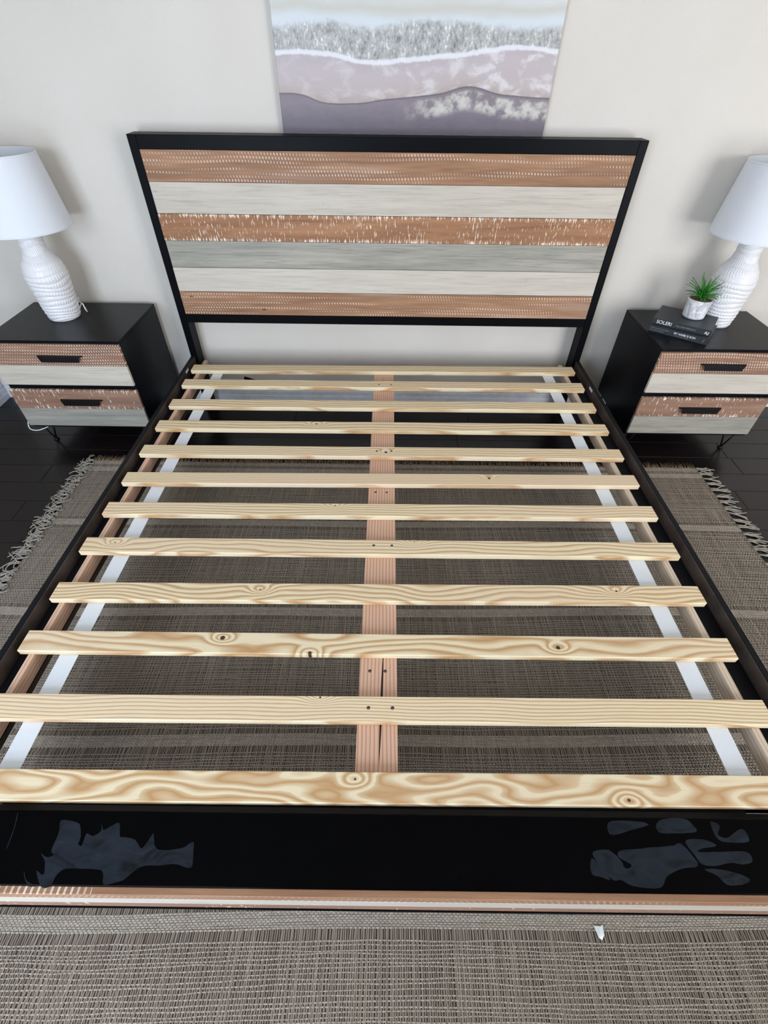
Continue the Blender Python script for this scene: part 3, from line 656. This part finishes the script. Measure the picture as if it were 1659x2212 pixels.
def pot_mesh():
    na, nz = 96, 40; an = np.linspace(0, 2 * np.pi, na, endpoint=False); V = np.zeros((nz + 6, na, 3))
    for i in range(nz):
        t = i / (nz - 1); z = t * 0.080; r = 0.0445 + 0.006 * t - 0.006 * max(0, 1 - t / 0.08) ** 2
        fl = np.sin(an * 9 + t * 3.4); env = np.clip(np.sin(np.pi * np.clip((t - 0.05) / 0.8, 0, 1)), 0, 1) ** 0.6
        rr = r - 0.0032 * env * np.clip(fl, 0, 1) ** 2
        V[i, :, 0] = np.cos(an) * rr; V[i, :, 1] = np.sin(an) * rr; V[i, :, 2] = z
    for k, (z, r) in enumerate(((0.0812, 0.0497), (0.0812, 0.0475), (0.080, 0.0465), (0.074, 0.0460), (0.070, 0.0455), (0.066, 0.045))):
        V[nz + k, :, 0] = np.cos(an) * r; V[nz + k, :, 1] = np.sin(an) * r; V[nz + k, :, 2] = z
    i = np.arange(nz + 5)[:, None] * na; j = np.arange(na)[None, :]; j1 = (j + 1) % na
    return np_mesh('pot', V.reshape(-1, 3), np.stack([i + j, i + j1, i + na + j1, i + na + j], 2).reshape(-1, 4))
link('pot', pot_mesh(), m_marble(), plant)
bm = bmesh.new(); bmesh.ops.create_grid(bm, x_segments=24, y_segments=24, size=0.046)
bmesh.ops.delete(bm, geom=[v for v in bm.verts if v.co.length > 0.047], context='VERTS')
for v in bm.verts: v.co.z = 0.0745 + 0.003 * mnoise.noise(v.co * 160)
link('gravel', to_mesh(bm, 'gravel'), plain('brown gravel', S(128, 104, 82), 0.9, 0.1, 0.5, 320), plant)
def m_leaf():
    n = NT('green blade leaf'); o = n.obj(); x, y, z = n.sep(o); r = n.rnd()
    c = n.mix(r, S(36, 110, 34), S(66, 150, 52)); return n.done(c, 0.45, 0.4)
M_LEAF = m_leaf()
fol = empty('foliage', (0, 0, 0.074), 0, plant)
def leaf_mesh(L, bend, wd):
    bm = bmesh.new(); rows = []
    for j in range(6):
        t = j / 5; wj = wd * (0.75 + 0.5 * math.sin(t * 2.2)) * (1 - t) ** 0.75 + 0.0003
        a = bend * t; x = L * (math.sin(a) / max(bend, 1e-3)) * 1.0 if bend > 0 else 0
        # rises along z, leans out along +x
        zc = L * t * math.cos(a * 0.6); xc = L * t * math.sin(a * 0.6 + 0.02)
        rows.append((bm.verts.new((xc, -wj, zc)), bm.verts.new((xc + 0.0012, 0, zc - 0.0012)), bm.verts.new((xc, wj, zc)), bm.verts.new((xc - 0.0008, 0, zc + 0.0006))))
    for a_, b_ in zip(rows, rows[1:]):
        for k in range(4): bm.faces.new((a_[k], a_[(k + 1) % 4], b_[(k + 1) % 4], b_[k]))
    bmesh.ops.recalc_face_normals(bm, faces=bm.faces[:])
    return to_mesh(bm, 'leaf', True)
random.seed(21)
lms = [leaf_mesh(0.105, 0.3, 0.0075), leaf_mesh(0.094, 0.7, 0.0075), leaf_mesh(0.086, 1.0, 0.007), leaf_mesh(0.066, 1.1, 0.007)]
for k in range(46):
    ring = 0 if k < 9 else 1 if k < 20 else 2 if k < 34 else 3
    az = k * 2.399 + random.uniform(-0.25, 0.25)
    link('leaf', lms[ring], M_LEAF, fol, (0.004 * math.cos(az), 0.004 * math.sin(az), 0), (0, (0.02, 0.22, 0.42, 0.62)[ring] + random.uniform(-0.08, 0.10), az)).scale = (1, 1, random.uniform(0.82, 1.12))

# ------------------------------------------------------------------ painting
def m_paint():
    n = NT('abstract banded canvas'); o = n.obj(); x, y, z = n.sep(o)
    X0, X1 = -0.411, 0.609; ZC = (0.875 + 1.64) / 2
    u = n.math('DIVIDE', n.math('ADD', x, (X1 - X0) / 2), X1 - X0); zz = n.math('ADD', z, ZC)   # slat-top heights
    def curve(pts, wob=0.0, sc_=20):
        c = n.new('ShaderNodeFloatCurve'); n.put(c.inputs['Value'], u); cv = c.mapping.curves[0]
        P = [((a - X0) / (X1 - X0), (b - 0.9) / 0.4) for a, b in pts]; P = [(0, P[0][1])] + P[1:-1] + [(1, P[-1][1])]
        while len(cv.points) < len(P): cv.points.new(0.5, 0.5)
        for q, (a, b) in zip(cv.points, P): q.location = (a, b)
        c.mapping.update()
        h = n.math('MULTIPLY_ADD', c.outputs[0], 0.4, 0.9)
        if wob: h = n.math('ADD', h, n.math('MULTIPLY', n.math('SUBTRACT', n.noise(o, sc_, 3, 0.6), 0.5), wob))
        return h
    white = curve([(-.41, 1.124), (-.314, 1.128), (-.188, 1.119), (-.084, 1.103), (.036, 1.107), (.133, 1.116), (.244, 1.123), (.354, 1.137), (.463, 1.145), (.609, 1.137)], 0.014, 26)
    dark = curve([(-.41, 1.014), (-.335, 1.012), (-.243, .989), (-.117, .988), (-.015, .999), (.102, 1.009), (.202, 1.020), (.30, 1.039), (.412, 1.020), (.491, 1.014), (.609, 1.009)], 0.003, 14)
    grey = curve([(-.41, 1.184), (-.234, 1.201), (-.053, 1.187), (.091, 1.206), (.235, 1.205), (.417, 1.192), (.609, 1.196)], 0.035, 30)
    brush = n.noise(n.map(o, (14, 1, 30)), 1, 4, 0.6, 0.8); soft = n.noise(n.map(o, (4, 1, 9)), 1, 3, 0.5)
    patchn = n.noise(n.map(o, (24, 1, 26)), 1, 4, 0.6, 0.2)
    # mauve ground below the dark line
    low = n.ramp(n.math('ADD', n.math('DIVIDE', n.math('SUBTRACT', zz, 0.88), 0.14), n.math('MULTIPLY', n.math('SUBTRACT', brush, 0.5), 0.35)), [(0.0, S(112, 103, 112)), (0.22, S(98, 91, 99)), (0.45, S(112, 103, 112)), (0.8, S(132, 122, 129)), (1.0, S(126, 117, 123))])
    flick = n.math('MULTIPLY', n.step(patchn, 0.38, 0.62), n.math('MULTIPLY', n.step(u, 0.42, 0.62), n.math('MULTIPLY', n.step(n.math('SUBTRACT', dark, zz), 0.004, 0.016), n.math('SUBTRACT', 1.0, n.step(n.math('SUBTRACT', dark, zz), 0.05, 0.075)))))
    low = n.mix(flick, low, S(196, 192, 184))
    bl = n.math('MULTIPLY', n.math('SUBTRACT', 1.0, n.step(zz, 0.893, 0.899)), n.step(n.noise(n.map(o, (22, 1, 1)), 1, 3), 0.4, 0.6)); low = n.mix(bl, low, S(196, 190, 196))
    # pale band between the dark and the white line
    tq = n.math('DIVIDE', n.math('SUBTRACT', zz, dark), n.math('SUBTRACT', white, dark))
    midc = n.ramp(n.math('ADD', tq, n.math('MULTIPLY', n.math('SUBTRACT', soft, 0.5), 0.5)), [(0.0, S(172, 158, 152)), (0.25, S(182, 170, 168)), (0.7, S(184, 173, 175)), (1.0, S(178, 168, 170))])
    midc = n.mix(n.math('MULTIPLY', n.step(n.noise(n.map(o, (13, 1, 22)), 1, 4, 0.6, 0.4), 0.46, 0.66), n.math('MULTIPLY_ADD', u, 0.75, 0.22)), midc, S(214, 209, 210))
    # glittery grey
    g1 = n.noise(n.map(o, (120, 1, 70)), 1, 4, 0.75); g2 = n.noise(n.map(o, (34, 1, 24)), 1, 2)
    gl = n.ramp(n.math('ADD', n.math('MULTIPLY', g1, 0.7), n.math('MULTIPLY', g2, 0.42)), [(0.40, S(112, 110, 108)), (0.50, S(156, 156, 153)), (0.62, S(184, 184, 181)), (0.70, S(228, 230, 232))])
    sky = n.ramp(n.math('ADD', n.math('SUBTRACT', zz, 1.18), n.math('MULTIPLY', n.math('SUBTRACT', soft, 0.5), 0.05)), [(0.0, S(206, 212, 216)), (0.035, S(204, 210, 212)), (0.06, S(194, 192, 182)), (0.085, S(206, 208, 206)), (0.13, S(190, 196, 202)), (0.28, S(214, 212, 206)), (0.46, S(168, 160, 160))])
    c = n.mix(n.step(n.math('SUBTRACT', zz, dark), -0.001, 0.001), low, midc)
    c = n.mix(n.math('MULTIPLY', n.math('SUBTRACT', 1.0, n.step(n.math('ABSOLUTE', n.math('SUBTRACT', zz, dark)), 0.0012, 0.0034)), 0.8), c, S(98, 90, 96))
    c = n.mix(n.step(n.math('SUBTRACT', zz, white), -0.002, 0.002), c, gl)
    c = n.mix(n.math('MULTIPLY', n.math('SUBTRACT', 1.0, n.step(n.math('ABSOLUTE', n.math('SUBTRACT', zz, white)), 0.003, 0.010)), 0.85), c, S(224, 225, 228))
    c = n.mix(n.step(n.math('SUBTRACT', zz, grey), -0.012, 0.014), c, sky)
    n.bump(brush, 0.15, 0.0015)
    return n.done(c, 0.5, 0.35)
art = box('canvas_painting', -0.411, 0.609, 0.083, 0.1148, 0.875 + H, 1.64 + H, m_paint(), None, 0.002)
tag(art, 'abstract canvas painting of mauve, grey and white bands on the wall', 'painting')

# ------------------------------------------------------------------ scrap of paper on the rug
bm = bmesh.new(); vs = [bm.verts.new(p) for p in ((-0.011, 0.012, 0.0), (0.004, 0.0105, 0.003), (0.010, 0.014, 0.001), (0.008, -0.004, 0.002), (0.001, -0.013, 0.0), (-0.006, -0.009, 0.002))]
bm.faces.new(vs[::-1]); bmesh.ops.triangulate(bm, faces=bm.faces[:]); bmesh.ops.solidify(bm, geom=bm.faces[:], thickness=0.0006)
tag(link('paper_scrap', to_mesh(bm, 'paper_scrap'), M_WHITE, None, (0.513, -2.185, 0.0062)), 'tiny torn scrap of white paper on the rug by the footboard', 'paper')
